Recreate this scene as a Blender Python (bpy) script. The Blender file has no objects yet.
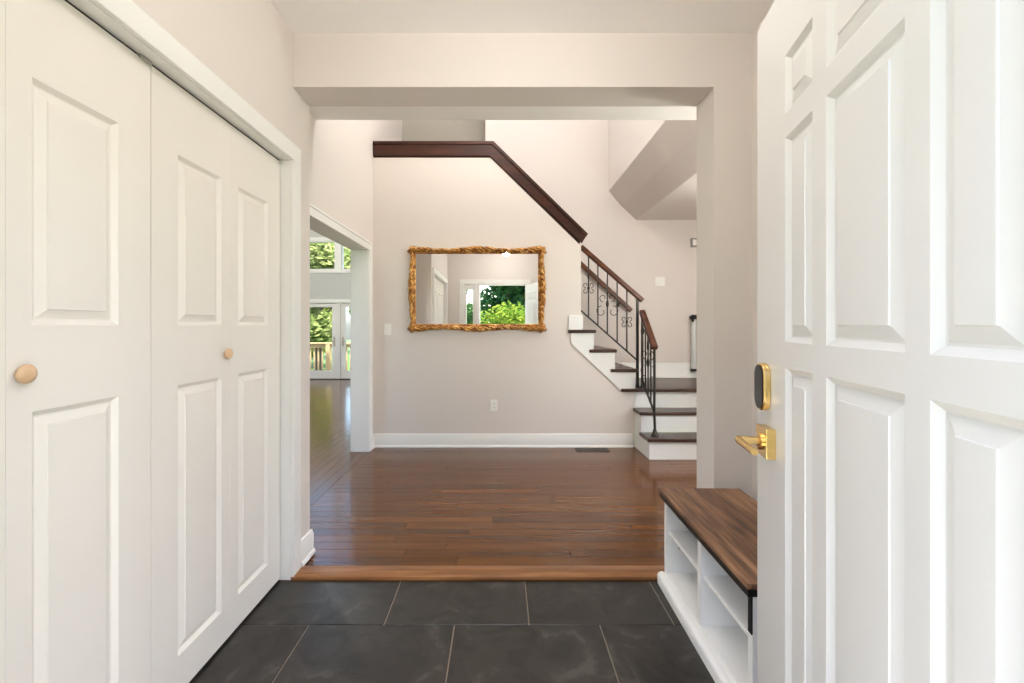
import bpy, bmesh, math, random
from mathutils import Vector, noise
random.seed(7)
S = bpy.context.scene
COL = S.collection
PI = math.pi

# ------------------------------------------------------------------ camera, sky, sun, exposure
F, X0, Y0, EYE = 440.0, 500.0, 326.0, 1.25          # focal length in px, vanishing point, eye height
cam_d = bpy.data.cameras.new('camera')
cam = bpy.data.objects.new('camera', cam_d); COL.objects.link(cam)
cam.location = (0, 0, EYE); cam.rotation_euler = (PI/2, 0, 0)
cam_d.sensor_width = 36.0; cam_d.lens = F/1024*36
cam_d.shift_x = (512 - X0)/1024; cam_d.shift_y = (Y0 - 341.5)/1024
cam_d.clip_start = 0.02; cam_d.clip_end = 300
S.camera = cam

w = bpy.data.worlds.new('sky'); S.world = w; w.use_nodes = True
nt = w.node_tree; nt.nodes.clear()
sky = nt.nodes.new('ShaderNodeTexSky'); sky.sky_type = 'NISHITA'; sky.sun_disc = False
sky.sun_elevation = math.radians(62); sky.sun_rotation = math.radians(145)
sky.air_density = 1.0; sky.dust_density = 3.0
bg = nt.nodes.new('ShaderNodeBackground'); bg.inputs['Strength'].default_value = 0.78
wo = nt.nodes.new('ShaderNodeOutputWorld')
nt.links.new(sky.outputs[0], bg.inputs[0]); nt.links.new(bg.outputs[0], wo.inputs[0])

sd = bpy.data.lights.new('sun', 'SUN'); sd.energy = 13.0; sd.angle = math.radians(1.0); sd.color = (1, .95, .86)
sun = bpy.data.objects.new('sun', sd); COL.objects.link(sun)
sun.rotation_euler = Vector((-.26, .36, -.90)).to_track_quat('-Z', 'Y').to_euler()
sun.location = (9, -12, 25)

LAMP_FOYER, FILL_HALL, FILL_LIVING, FILL_LANDING, FILL_FLOOR = 14.5, 38.0, 170.0, 5.0, 33.0  # foyer lamp first, then the fill lamps added out of view
S.view_settings.view_transform = 'Standard'; S.view_settings.look = 'None'
S.view_settings.exposure = 0.52; S.view_settings.gamma = 1.0; S.view_settings.use_curve_mapping = False
S.cycles.use_denoising = True
S.cycles.max_bounces = 10; S.cycles.diffuse_bounces = 6
S.cycles.sample_clamp_indirect = 8.0

# ------------------------------------------------------------------ materials
def lin(c):
    return tuple((v/12.92 if v <= .04045 else ((v+.055)/1.055)**2.4) for v in [x/255 for x in c])
MATS = {}
def mat(name, col, rough=.5, metal=0.0, noise_amt=0.0, noise_scale=20, bump=0.0, bump_scale=200, spec=.5):
    m = bpy.data.materials.new(name); m.use_nodes = True
    n = m.node_tree.nodes; l = m.node_tree.links; b = n['Principled BSDF']
    b.inputs['Base Color'].default_value = (*col, 1); b.inputs['Roughness'].default_value = rough
    b.inputs['Metallic'].default_value = metal; b.inputs['Specular IOR Level'].default_value = spec
    tc = n.new('ShaderNodeTexCoord')
    if noise_amt:
        t = n.new('ShaderNodeTexNoise'); t.inputs['Scale'].default_value = noise_scale; t.inputs['Detail'].default_value = 4
        l.new(tc.outputs['Object'], t.inputs['Vector'])
        r = n.new('ShaderNodeMapRange'); r.inputs[1].default_value = .3; r.inputs[2].default_value = .7
        r.inputs[3].default_value = 1-noise_amt; r.inputs[4].default_value = 1+noise_amt
        l.new(t.outputs[0], r.inputs[0])
        mx = n.new('ShaderNodeVectorMath'); mx.operation = 'SCALE'; mx.inputs[0].default_value = col
        l.new(r.outputs[0], mx.inputs['Scale']); l.new(mx.outputs[0], b.inputs['Base Color'])
    if bump:
        t = n.new('ShaderNodeTexNoise'); t.inputs['Scale'].default_value = bump_scale; t.inputs['Detail'].default_value = 3
        l.new(tc.outputs['Object'], t.inputs['Vector'])
        bp = n.new('ShaderNodeBump'); bp.inputs['Strength'].default_value = bump; bp.inputs['Distance'].default_value = .002
        l.new(t.outputs[0], bp.inputs['Height']); l.new(bp.outputs[0], b.inputs['Normal'])
    MATS[name] = m
    return m

def ramp(n, stops):
    r = n.new('ShaderNodeValToRGB'); e = r.color_ramp.elements
    while len(e) < len(stops): e.new(.5)
    for i, (p, c) in enumerate(stops): e[i].position = p; e[i].color = (*c, 1)
    return r

def wood(name, stops, rough=.25, grain=(1.5, 28, 28), rand=.35, big=(.5, 5, 5), bump=.08, coat=0.0, spec=.5):
    """grain runs along the object's own X; each board differs through its object random number"""
    m = bpy.data.materials.new(name); m.use_nodes = True
    n = m.node_tree.nodes; l = m.node_tree.links; b = n['Principled BSDF']
    tc = n.new('ShaderNodeTexCoord'); oi = n.new('ShaderNodeObjectInfo')
    off = n.new('ShaderNodeVectorMath'); off.operation = 'ADD'
    sc = n.new('ShaderNodeMath'); sc.operation = 'MULTIPLY'; sc.inputs[1].default_value = 37.0
    l.new(oi.outputs['Random'], sc.inputs[0]); l.new(tc.outputs['Object'], off.inputs[0]); l.new(sc.outputs[0], off.inputs[1])
    outs = []
    for s, d in ((grain, 6), (big, 3)):
        mp = n.new('ShaderNodeMapping'); mp.inputs['Scale'].default_value = s
        t = n.new('ShaderNodeTexNoise'); t.inputs['Scale'].default_value = 1.0; t.inputs['Detail'].default_value = d
        t.inputs['Distortion'].default_value = .6
        l.new(off.outputs[0], mp.inputs[0]); l.new(mp.outputs[0], t.inputs['Vector']); outs.append(t.outputs[0])
    mx = n.new('ShaderNodeMix'); mx.data_type = 'FLOAT'; mx.inputs[0].default_value = .45
    l.new(outs[0], mx.inputs[2]); l.new(outs[1], mx.inputs[3])
    rr = n.new('ShaderNodeMapRange'); rr.inputs[3].default_value = -rand/2; rr.inputs[4].default_value = rand/2
    l.new(oi.outputs['Random'], rr.inputs[0])
    ad = n.new('ShaderNodeMath'); ad.operation = 'ADD'; l.new(mx.outputs[0], ad.inputs[0]); l.new(rr.outputs[0], ad.inputs[1])
    cr = ramp(n, stops); l.new(ad.outputs[0], cr.inputs[0]); l.new(cr.outputs[0], b.inputs['Base Color'])
    b.inputs['Specular IOR Level'].default_value = spec; b.inputs['Roughness'].default_value = rough; b.inputs['Coat Weight'].default_value = coat; b.inputs['Coat Roughness'].default_value = .12
    bp = n.new('ShaderNodeBump'); bp.inputs['Strength'].default_value = bump; bp.inputs['Distance'].default_value = .002
    l.new(outs[0], bp.inputs['Height']); l.new(bp.outputs[0], b.inputs['Normal'])
    MATS[name] = m
    return m

mat('wall_paint', lin((221, 213, 206)), .6, bump=.05, bump_scale=300)
mat('ceiling_paint', lin((246, 243, 240)), .7)
mat('trim_white', lin((236, 235, 231)), .35)
mat('closet_white', lin((234, 229, 221)), .38, noise_amt=.015, noise_scale=3)
mat('door_white', lin((215, 213, 210)), .30)
mat('landing_shade', lin((166, 160, 148)), .6)  # olive-grey that paints shade onto the upper landing wall
mat('living_paint', lin((196, 197, 194)), .6)
mat('grout', lin((150, 136, 120)), .8, noise_amt=.15)
mat('iron', (.030, .026, .022), .42, .6)
mat('black_metal', (.012, .012, .012), .4, .3)
mat('brass', (.83, .58, .24), .22, 1.0)
mat('glass_black', (.008, .010, .009), .3, spec=.2)
mat('steel', (.55, .54, .5), .35, 1.0)
mat('plate_white', lin((240, 238, 232)), .35)
mat('slot_dark', (.05, .045, .04), .6)
mat('bench_white', lin((240, 238, 234)), .35)
mat('chime_grey', lin((150, 148, 144)), .4)
mat('lamp_metal', lin((200, 195, 185)), .3, .8)
mat('deck_wood', lin((176, 150, 112)), .7, noise_amt=.2)
mat('bark', (.07, .05, .035), .9, noise_amt=.3, noise_scale=8)
mat('lawn', (.06, .12, .025), .9, noise_amt=.35, noise_scale=2)
mat('porch_stone', lin((170, 165, 158)), .8, noise_amt=.1)
mat('gate_mesh', lin((214, 216, 214)), .5)
mat('mirror_glass', (.93, .94, .93), .0, 1.0)
wood('oak_floor', [(.2, lin((54, 29, 10))), (.40, lin((80, 45, 17))), (.6, lin((99, 59, 24))), (.8, lin((120, 75, 35)))], .19, coat=.15, rand=.22, spec=.38)
wood('oak_threshold', [(.3, lin((104, 66, 36))), (.5, lin((138, 92, 54))), (.7, lin((172, 122, 78)))], .35, grain=(2.5, 60, 60), big=(3, 20, 20), rand=0, spec=.3)
wood('stair_tread', [(.25, lin((38, 22, 16))), (.5, lin((62, 38, 28))), (.8, lin((88, 58, 44)))], .3, rand=.15)
wood('dark_cap', [(.3, lin((34, 14, 8))), (.5, lin((58, 28, 17))), (.75, lin((86, 46, 28)))], .45, rand=.1, spec=.3)
wood('handrail_wood', [(.3, lin((56, 26, 12))), (.5, lin((84, 44, 22))), (.75, lin((116, 66, 36)))], .35, rand=.1, spec=.3)
wood('bench_top_wood', [(.33, lin((62, 44, 35))), (.44, lin((104, 74, 54))), (.55, lin((136, 100, 72))), (.68, lin((168, 130, 98)))], .5, grain=(3.5, 46, 30), big=(2.2, 11, 10), rand=0, bump=.03)
wood('knob_wood', [(.3, lin((196, 158, 120))), (.6, lin((222, 188, 152)))], .45, grain=(20, 60, 60), rand=.1)

def slate():
    m = bpy.data.materials.new('slate'); m.use_nodes = True
    n = m.node_tree.nodes; l = m.node_tree.links; b = n['Principled BSDF']
    tc = n.new('ShaderNodeTexCoord'); oi = n.new('ShaderNodeObjectInfo')
    sc = n.new('ShaderNodeMath'); sc.operation = 'MULTIPLY'; sc.inputs[1].default_value = 53.0
    off = n.new('ShaderNodeVectorMath'); off.operation = 'ADD'
    l.new(oi.outputs['Random'], sc.inputs[0]); l.new(tc.outputs['Object'], off.inputs[0]); l.new(sc.outputs[0], off.inputs[1])
    t1 = n.new('ShaderNodeTexNoise'); t1.inputs['Scale'].default_value = 4.5; t1.inputs['Detail'].default_value = 7; t1.inputs['Distortion'].default_value = 1.6
    t2 = n.new('ShaderNodeTexNoise'); t2.inputs['Scale'].default_value = 34; t2.inputs['Detail'].default_value = 5
    for t in (t1, t2): l.new(off.outputs[0], t.inputs['Vector'])
    mx = n.new('ShaderNodeMix'); mx.data_type = 'FLOAT'; mx.inputs[0].default_value = .25
    l.new(t1.outputs[0], mx.inputs[2]); l.new(t2.outputs[0], mx.inputs[3])
    cr = ramp(n, [(.36, lin((26, 24, 22))), (.46, lin((35, 32, 30))), (.485, lin((43, 40, 37))), (.57, lin((47, 44, 41))), (.60, lin((57, 54, 50))), (.68, lin((76, 72, 67)))])
    l.new(mx.outputs[0], cr.inputs[0]); l.new(cr.outputs[0], b.inputs['Base Color'])
    rr = n.new('ShaderNodeMapRange'); rr.inputs[3].default_value = .28; rr.inputs[4].default_value = .5
    l.new(t2.outputs[0], rr.inputs[0]); l.new(rr.outputs[0], b.inputs['Roughness'])
    bp = n.new('ShaderNodeBump'); bp.inputs['Strength'].default_value = .25; bp.inputs['Distance'].default_value = .004
    l.new(mx.outputs[0], bp.inputs['Height']); l.new(bp.outputs[0], b.inputs['Normal'])
    MATS['slate'] = m
slate()

def gold_frame():
    m = bpy.data.materials.new('antique_gold'); m.use_nodes = True
    n = m.node_tree.nodes; l = m.node_tree.links; b = n['Principled BSDF']
    tc = n.new('ShaderNodeTexCoord')
    t = n.new('ShaderNodeTexNoise'); t.inputs['Scale'].default_value = 26; t.inputs['Detail'].default_value = 4; t.inputs['Distortion'].default_value = .8
    l.new(tc.outputs['Object'], t.inputs['Vector'])
    cr = ramp(n, [(.34, lin((112, 66, 30))), (.45, lin((176, 118, 56))), (.56, lin((216, 164, 90))), (.68, lin((242, 210, 146)))])
    l.new(t.outputs[0], cr.inputs[0]); l.new(cr.outputs[0], b.inputs['Base Color'])
    b.inputs['Metallic'].default_value = .55; b.inputs['Roughness'].default_value = .42
    bp = n.new('ShaderNodeBump'); bp.inputs['Strength'].default_value = .4; bp.inputs['Distance'].default_value = .004
    l.new(t.outputs[0], bp.inputs['Height']); l.new(bp.outputs[0], b.inputs['Normal'])
    MATS['antique_gold'] = m
gold_frame()

def pane_mat():
    m = bpy.data.materials.new('window_glass'); m.use_nodes = True
    n = m.node_tree.nodes; l = m.node_tree.links; n.remove(n['Principled BSDF'])
    tr = n.new('ShaderNodeBsdfTransparent'); tr.inputs[0].default_value = (.95, .97, .96, 1)
    gl = n.new('ShaderNodeBsdfGlossy'); gl.inputs['Roughness'].default_value = .02
    fr = n.new('ShaderNodeFresnel'); fr.inputs[0].default_value = 1.3
    mx = n.new('ShaderNodeMixShader')
    l.new(fr.outputs[0], mx.inputs[0]); l.new(tr.outputs[0], mx.inputs[1]); l.new(gl.outputs[0], mx.inputs[2])
    l.new(mx.outputs[0], n['Material Output'].inputs[0]); MATS['window_glass'] = m
pane_mat()
def frosted():
    m = bpy.data.materials.new('frosted_glass'); m.use_nodes = True
    n = m.node_tree.nodes; l = m.node_tree.links; n.remove(n['Principled BSDF'])
    t = n.new('ShaderNodeBsdfTranslucent'); t.inputs[0].default_value = (.75, .77, .78, 1)
    l.new(t.outputs[0], n['Material Output'].inputs[0]); MATS['frosted_glass'] = m
frosted()

def leaf_mat(name, c0, c1):
    m = bpy.data.materials.new(name); m.use_nodes = True
    n = m.node_tree.nodes; l = m.node_tree.links; n.remove(n['Principled BSDF'])
    g = n.new('ShaderNodeNewGeometry'); cr = ramp(n, [(0, c0), (1, c1)])
    l.new(g.outputs['Random Per Island'], cr.inputs[0])
    d = n.new('ShaderNodeBsdfDiffuse'); t = n.new('ShaderNodeBsdfTranslucent'); mx = n.new('ShaderNodeMixShader')
    mx.inputs[0].default_value = .45
    l.new(cr.outputs[0], d.inputs[0]); l.new(cr.outputs[0], t.inputs[0])
    l.new(d.outputs[0], mx.inputs[1]); l.new(t.outputs[0], mx.inputs[2]); l.new(mx.outputs[0], n['Material Output'].inputs[0])
    MATS[name] = m
leaf_mat('leaf_yellow', (.20, .27, .05), (.50, .55, .16))
leaf_mat('leaf_green', (.12, .17, .05), (.36, .40, .16))
leaf_mat('leaf_dark', (.03, .09, .03), (.11, .24, .08))
leaf_mat('leaf_lime', (.06, .15, .02), (.27, .34, .05))

def lamp_mat(name, watts, area):
    m = bpy.data.materials.new(name); m.use_nodes = True
    n = m.node_tree.nodes; l = m.node_tree.links; n.remove(n['Principled BSDF'])
    e = n.new('ShaderNodeEmission'); e.inputs[0].default_value = (1, .975, .94, 1); e.inputs[1].default_value = watts/(PI*area)
    l.new(e.outputs[0], n['Material Output'].inputs[0]); MATS[name] = m

# ------------------------------------------------------------------ mesh helpers
class MB:
    def __init__(s): s.v = []; s.f = []
    def box(s, x0, x1, y0, y1, z0, z1):
        x0, x1 = min(x0, x1), max(x0, x1); y0, y1 = min(y0, y1), max(y0, y1); z0, z1 = min(z0, z1), max(z0, z1)
        b = len(s.v)
        s.v += [(x0,y0,z0),(x1,y0,z0),(x1,y1,z0),(x0,y1,z0),(x0,y0,z1),(x1,y0,z1),(x1,y1,z1),(x0,y1,z1)]
        s.f += [tuple(b+i for i in q) for q in ((0,3,2,1),(4,5,6,7),(0,1,5,4),(1,2,6,5),(2,3,7,6),(3,0,4,7))]
        return s
    def prism(s, poly, axis, a0, a1):
        """poly: 2-D points in the two other axes (order x,y,z), extruded along axis"""
        n = len(poly); b = len(s.v)
        for a in (a0, a1):
            for p, q in poly:
                s.v.append({'x': (a, p, q), 'y': (p, a, q), 'z': (p, q, a)}[axis])
        s.f += [tuple(b+i for i in range(n)), tuple(b+n+i for i in reversed(range(n)))]
        s.f += [(b+i, b+n+i, b+n+(i+1) % n, b+(i+1) % n) for i in range(n)]
        return s
    def sweep(s, sec, p0, p1, nrm):
        """cross-section (offset along nrm, z) swept from p0 to p1 (xy)"""
        n = len(sec); b = len(s.v)
        for p in (p0, p1):
            for o, z in sec: s.v.append((p[0]+nrm[0]*o, p[1]+nrm[1]*o, z))
        s.f += [tuple(b+i for i in range(n)), tuple(b+n+i for i in reversed(range(n)))]
        s.f += [(b+i, b+n+i, b+n+(i+1) % n, b+(i+1) % n) for i in range(n)]
        return s
    def tube(s, pts, r, n=8, caps=True):
        pts = [Vector(p) for p in pts]; rs = r if isinstance(r, (list, tuple)) else [r]*len(pts)
        b = len(s.v); up = None
        for i, p in enumerate(pts):
            d = (pts[min(i+1, len(pts)-1)] - pts[max(i-1, 0)]).normalized()
            if up is None: up = Vector((0, 0, 1)) if abs(d.z) < .9 else Vector((1, 0, 0))
            a = d.cross(up)
            if a.length < 1e-4: a = d.orthogonal()
            a.normalize(); c = a.cross(d).normalized(); up = c
            for k in range(n):
                t = 2*PI*k/n; q = p + (a*math.cos(t) + c*math.sin(t))*rs[i]; s.v.append(tuple(q))
        for i in range(len(pts)-1):
            for k in range(n):
                s.f.append((b+i*n+k, b+i*n+(k+1) % n, b+(i+1)*n+(k+1) % n, b+(i+1)*n+k))
        if caps:
            s.f.append(tuple(b+k for k in reversed(range(n)))); e = b+(len(pts)-1)*n; s.f.append(tuple(e+k for k in range(n)))
        return s
    def bar(s, p0, p1, wx, wz):
        """rectangular bar between two points, wx wide sideways and wz tall"""
        p0, p1 = Vector(p0), Vector(p1); d = (p1-p0).normalized()
        a = d.cross(Vector((0, 0, 1)))
        if a.length < 1e-4: a = Vector((1, 0, 0))
        a.normalize(); c = a.cross(d).normalized(); b = len(s.v)
        for p in (p0, p1):
            for i, j in ((-1,-1),(1,-1),(1,1),(-1,1)): s.v.append(tuple(p + a*i*wx/2 + c*j*wz/2))
        s.f += [(b,b+1,b+2,b+3),(b+7,b+6,b+5,b+4)] + [(b+i, b+4+i, b+4+(i+1) % 4, b+(i+1) % 4) for i in range(4)]
        return s
    def lathe(s, prof, n=24, c=(0,0,0), axis='z'):
        b = len(s.v)
        for r, h in prof:
            for k in range(n):
                t = 2*PI*k/n; p = (r*math.cos(t), r*math.sin(t), h)
                if axis == 'y': p = (p[0], p[2], p[1])
                if axis == 'x': p = (p[2], p[0], p[1])
                s.v.append((c[0]+p[0], c[1]+p[1], c[2]+p[2]))
        m = len(prof)
        for i in range(m-1):
            for k in range(n): s.f.append((b+i*n+k, b+i*n+(k+1) % n, b+(i+1)*n+(k+1) % n, b+(i+1)*n+k))
        s.f.append(tuple(b+k for k in reversed(range(n)))); s.f.append(tuple(b+(m-1)*n+k for k in range(n)))
        return s
    def grid(s, pts):
        """rows of points -> quads"""
        b = len(s.v); m = len(pts[0])
        for row in pts: s.v += [tuple(p) for p in row]
        for i in range(len(pts)-1):
            for j in range(m-1): s.f.append((b+i*m+j, b+i*m+j+1, b+(i+1)*m+j+1, b+(i+1)*m+j))
        return s
    def mesh(s, name, m, origin=(0,0,0), smooth=0, recalc=True):
        me = bpy.data.meshes.new(name)
        ox, oy, oz = origin
        me.from_pydata([(x-ox, y-oy, z-oz) for x, y, z in s.v], [], s.f)
        if recalc:
            bm = bmesh.new(); bm.from_mesh(me); bmesh.ops.recalc_face_normals(bm, faces=bm.faces); bm.to_mesh(me); bm.free()
        if smooth: me.shade_smooth(); me.set_sharp_from_angle(angle=math.radians(smooth))
        me.materials.append(MATS[m]); return me
    def build(s, name, m, parent=None, smooth=0, bevel=0, local=False, recalc=True):
        """verts are world coordinates (or the parent's own, local=True); origin goes to the base centre"""
        xs, ys, zs = zip(*s.v)
        c = ((min(xs)+max(xs))/2, (min(ys)+max(ys))/2, min(zs))
        o = bpy.data.objects.new(name, s.mesh(name, m, c, smooth, recalc)); COL.objects.link(o)
        if parent:
            o.parent = parent
            if local is True: o.location = c
            else:
                wl = world_loc(parent); o.location = tuple(c[i]-wl[i] for i in range(3))
        else: o.location = c
        if bevel:
            bv = o.modifiers.new('bevel', 'BEVEL'); bv.width = bevel; bv.segments = 2; bv.limit_method = 'ANGLE'
        return o
def world_loc(o):
    v = Vector(o.location)
    while o.parent: o = o.parent; v = v + o.location
    return v
def tag(o, label=None, cat=None, group=None, kind=None):
    if label: o['label'] = label
    if cat: o['category'] = cat
    if group: o['group'] = group
    if kind: o['kind'] = kind
    return o
def thing(name, loc, label, cat, rz=0, group=None, kind=None):
    o = bpy.data.objects.new(name, None); COL.objects.link(o); o.location = loc; o.rotation_euler.z = rz
    o.empty_display_size = .1
    return tag(o, label, cat, group, kind)
def struct(mb, name, m, label, cat, **k):
    return tag(mb.build(name, m, **k), label, cat, kind='structure')
def wall_holes(mb, axis, f0, f1, a0, a1, z0, z1, holes):
    """wall slab along axis ('x' or 'y') with rectangular holes (a0,a1,z0,z1)"""
    cuts = sorted({a0, a1} | {h[0] for h in holes} | {h[1] for h in holes})
    for p, q in zip(cuts, cuts[1:]):
        hs = sorted((h[2], h[3]) for h in holes if h[0] <= p and h[1] >= q)
        z = z0; spans = []
        for b, t in hs:
            if b > z: spans.append((z, b))
            z = t
        if z < z1: spans.append((z, z1))
        for b, t in spans:
            if axis == 'x': mb.box(p, q, f0, f1, b, t)
            else: mb.box(f0, f1, p, q, b, t)
    return mb

# ------------------------------------------------------------------ dimensions
H1 = 2.709                     # foyer ceiling
ZC = 5.6                       # ceiling of the two-storey hall
XD, XC = -1.08, -1.031         # closet door face, closet wall face
XR = 1.255                     # foyer right wall
YF = .315                      # inner face of the front wall
YT = 2.16                      # end of the slate
YH, YB = 2.191, 2.385          # wall with the wide opening
YM = 4.508                     # wall with the mirror
XL, XL2 = -1.30, -1.457        # left hall wall
YS = 5.43                      # wall behind the stairs
YW = 10.185                    # living room window wall
XE = 2.6                       # hall right wall
ZL = 5.6                       # living room ceiling
WF = .012                      # top of the oak boards

# ------------------------------------------------------------------ floors
floor1 = struct(MB().box(-1.75, XR, .165, YT, -.06, -.004), 'floor_foyer', 'grout', 'foyer floor of dark slate tiles with pale grout', 'floor')
tw, td, gr = .609, .318, .0036
def clipped_tiles():
    cache = {}
    for r in range(7):
        y1 = YT - r*td; y0 = max(y1 - td, .165)
        if y1 - .02 < .165: break
        x = (-.487 if r % 2 == 0 else -.80) - 3*tw
        while x < XR:
            a, b = max(x, -1.75), min(x+tw, XR)
            x += tw
            if b - a < .03: continue
            wx, wy = round(b-a-gr, 3), round(y1-y0-gr, 3)
            key = (wx, wy)
            if key not in cache:
                m = MB(); e = .002; hx, hy = wx/2, wy/2
                m.grid([[(-hx,-hy,-.012),(hx,-hy,-.012)]])
                m.v = []; m.f = []
                for ix, z in ((0, -.012), (0, -.0025), (e, 0)):
                    m.v += [(-hx+ix,-hy+ix,z),(hx-ix,-hy+ix,z),(hx-ix,hy-ix,z),(-hx+ix,hy-ix,z)]
                m.f = [(3,2,1,0),(8,9,10,11)]
                for k in range(2):
                    m.f += [(4*k+i, 4*k+(i+1) % 4, 4*k+4+(i+1) % 4, 4*k+4+i) for i in range(4)]
                cache[key] = m.mesh('tile', 'slate')
            o = bpy.data.objects.new('tile', cache[key]); COL.objects.link(o); o.parent = floor1
            o.location = Vector(((a+b)/2, (y0+y1)/2, random.uniform(-.0006, .0006))) - world_loc(floor1)
            o.rotation_euler.z = PI if random.random() < .5 else 0
clipped_tiles()

PW = .083
def board_mesh(L, wd, cache={}):
    key = (round(L, 2), round(wd, 3))
    if key not in cache:
        m = MB(); hx, hy, e = L/2-.0006, wd/2-.0006, .0012
        for ix, z in ((0, 0), (0, WF-.001), (e, WF)):
            m.v += [(-hx+ix,-hy+ix,z),(hx-ix,-hy+ix,z),(hx-ix,hy-ix,z),(-hx+ix,hy-ix,z)]
        m.f = [(3,2,1,0),(8,9,10,11)]
        for k in range(2): m.f += [(4*k+i, 4*k+(i+1) % 4, 4*k+4+(i+1) % 4, 4*k+4+i) for i in range(4)]
        cache[key] = m.mesh('floor_board', 'oak_floor')
    return cache[key]
YN = 2.272                     # far edge of the threshold board
floor2 = struct(MB().box(XL, XE, YT+.001, 4.506, -.06, -.0005), 'floor_hall', 'oak_floor', 'hall floor of glossy brown oak boards', 'floor')
y = YN
while y < 4.49:
    wd = min(PW, 4.506-y); x = XL - random.uniform(0, 1.0)
    if wd < .01: break
    while x < XE:
        L = random.choice((.9, 1.2, 1.4, 1.7)); a, b = max(x, XL), min(x+L, XE)
        x += L
        if b-a < .04: continue
        o = bpy.data.objects.new('floor_board', board_mesh(b-a, wd)); COL.objects.link(o); o.parent = floor2
        o.location = Vector(((a+b)/2, y+wd/2, 0)) - world_loc(floor2)
    y += PW
# threshold board (bullnose edge towards the slate)
o = MB().sweep([(0,0),(.108,0),(.108,.013),(.098,.019),(.012,.019),(.003,.015),(0,.008)], (XC+.002, YT+.002), (XR-.2, YT+.002), (0, 1))
tag(o.build('threshold_board', 'oak_threshold', smooth=40), 'lighter oak threshold board between slate tiles and hall boards', 'threshold')

floor3 = struct(MB().box(-6.5, XL-.001, YB, YW, -.06, -.0005), 'floor_living', 'oak_floor', 'living room floor of glossy oak boards beyond the cased opening', 'floor')
rest = MB(); x = XL-.001-PW
while x > -6.4:
    y = YB - random.uniform(0, 1.2)
    while y < YW:
        L = random.choice((1.1, 1.4, 1.7)); a, b = max(y, YB), min(y+L, YW); y += L
        if b-a < .04: continue
        xm = x + PW/2; seen = any(-.47 < xm/yy < -.29 for yy in (a, (a+b)/2, b))
        if seen:
            o = bpy.data.objects.new('floor_board', board_mesh(b-a, PW)); COL.objects.link(o); o.parent = floor3
            o.location = Vector((xm, (a+b)/2, 0)) - world_loc(floor3); o.rotation_euler.z = PI/2
        else: rest.box(x+.0006, x+PW-.0006, a, b-.001, 0, WF)
    x -= PW
tag(rest.build('floor_boards', 'oak_floor', floor3), kind='stuff')

# ------------------------------------------------------------------ walls and ceilings
m = wall_holes(MB(), 'y', -1.13, XC, YF, YB, 0, H1, [(.54, 2.18, 0, 2.08)])
struct(m, 'wall_left', 'wall_paint', 'warm grey foyer wall around the closet doors', 'wall')
m = MB().box(-1.85, -1.75, .165, 2.30, 0, H1).box(-1.75, -1.13, .165, YF, 0, H1)
struct(m, 'wall_closet', 'wall_paint', 'plain wall enclosing the closet behind the folding doors', 'wall')
m = MB().box(XC, 1.066, YH, YB, 2.44, H1).box(1.066, XR, YH, YB, 0, H1)
struct(m, 'wall_header', 'wall_paint', 'dropped header and pier framing the wide opening to the hall', 'wall')
m = MB().box(XR, 1.40, .165, YB, 0, H1)
struct(m, 'wall_right', 'wall_paint', 'foyer wall behind the open front door and bench', 'wall')
m = wall_holes(MB(), 'x', .165, YF, -1.13, XR, 0, H1, [(-.41, .52, 0, 2.075), (-.70, -.50, .30, 2.075)])
struct(m, 'wall_front', 'wall_paint', 'front wall around the entrance, seen in the mirror', 'wall')
m = MB().box(-1.85, 1.40, .165, YB, H1, H1+.1).box(XL, XE, YB, 3.116, H1, H1+.1)
struct(m, 'ceiling_foyer', 'ceiling_paint', 'flat off-white foyer ceiling', 'ceiling')
m = MB().box(XL2, -1.13, 2.30, YB, 0, H1)
struct(m, 'wall_return', 'wall_paint', 'short wall end beside the closet, facing the stairs', 'wall')
m = wall_holes(MB(), 'y', XL2, XL, YB, 5.84, 0, ZC, [(2.62, 4.345, 0, 2.015)])
struct(m, 'wall_hall_left', 'wall_paint', 'tall hall wall with the cased opening to the living room', 'wall')
m = MB().box(1.40, XE, 2.30, YB, 0, H1)
struct(m, 'wall_hall_front', 'wall_paint', 'hall wall beside the foyer pier', 'wall')
m = wall_holes(MB(), 'y', XE, XE+.1, 2.30, 5.53, 0, ZC, [(2.55, 3.9, .5, 2.4)])
struct(m, 'wall_hall_right', 'wall_paint', 'hall wall at the end of the stair landing', 'wall')
m = MB().box(XL, 1.343, 3.016, 3.116, H1+.1, ZC)
struct(m, 'wall_upper', 'wall_paint', 'upper storey wall over the low hall ceiling', 'wall')
m = MB().prism([(1.343, ZC), (1.343, 2.917), (1.5, 2.728), (1.68, 2.559), (XE, 2.559), (XE, ZC)], 'y', 3.117, YS)
struct(m, 'ceiling_soffit', 'wall_paint', 'slanted soffit of the upper storey over the stair landing', 'ceiling')
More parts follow.
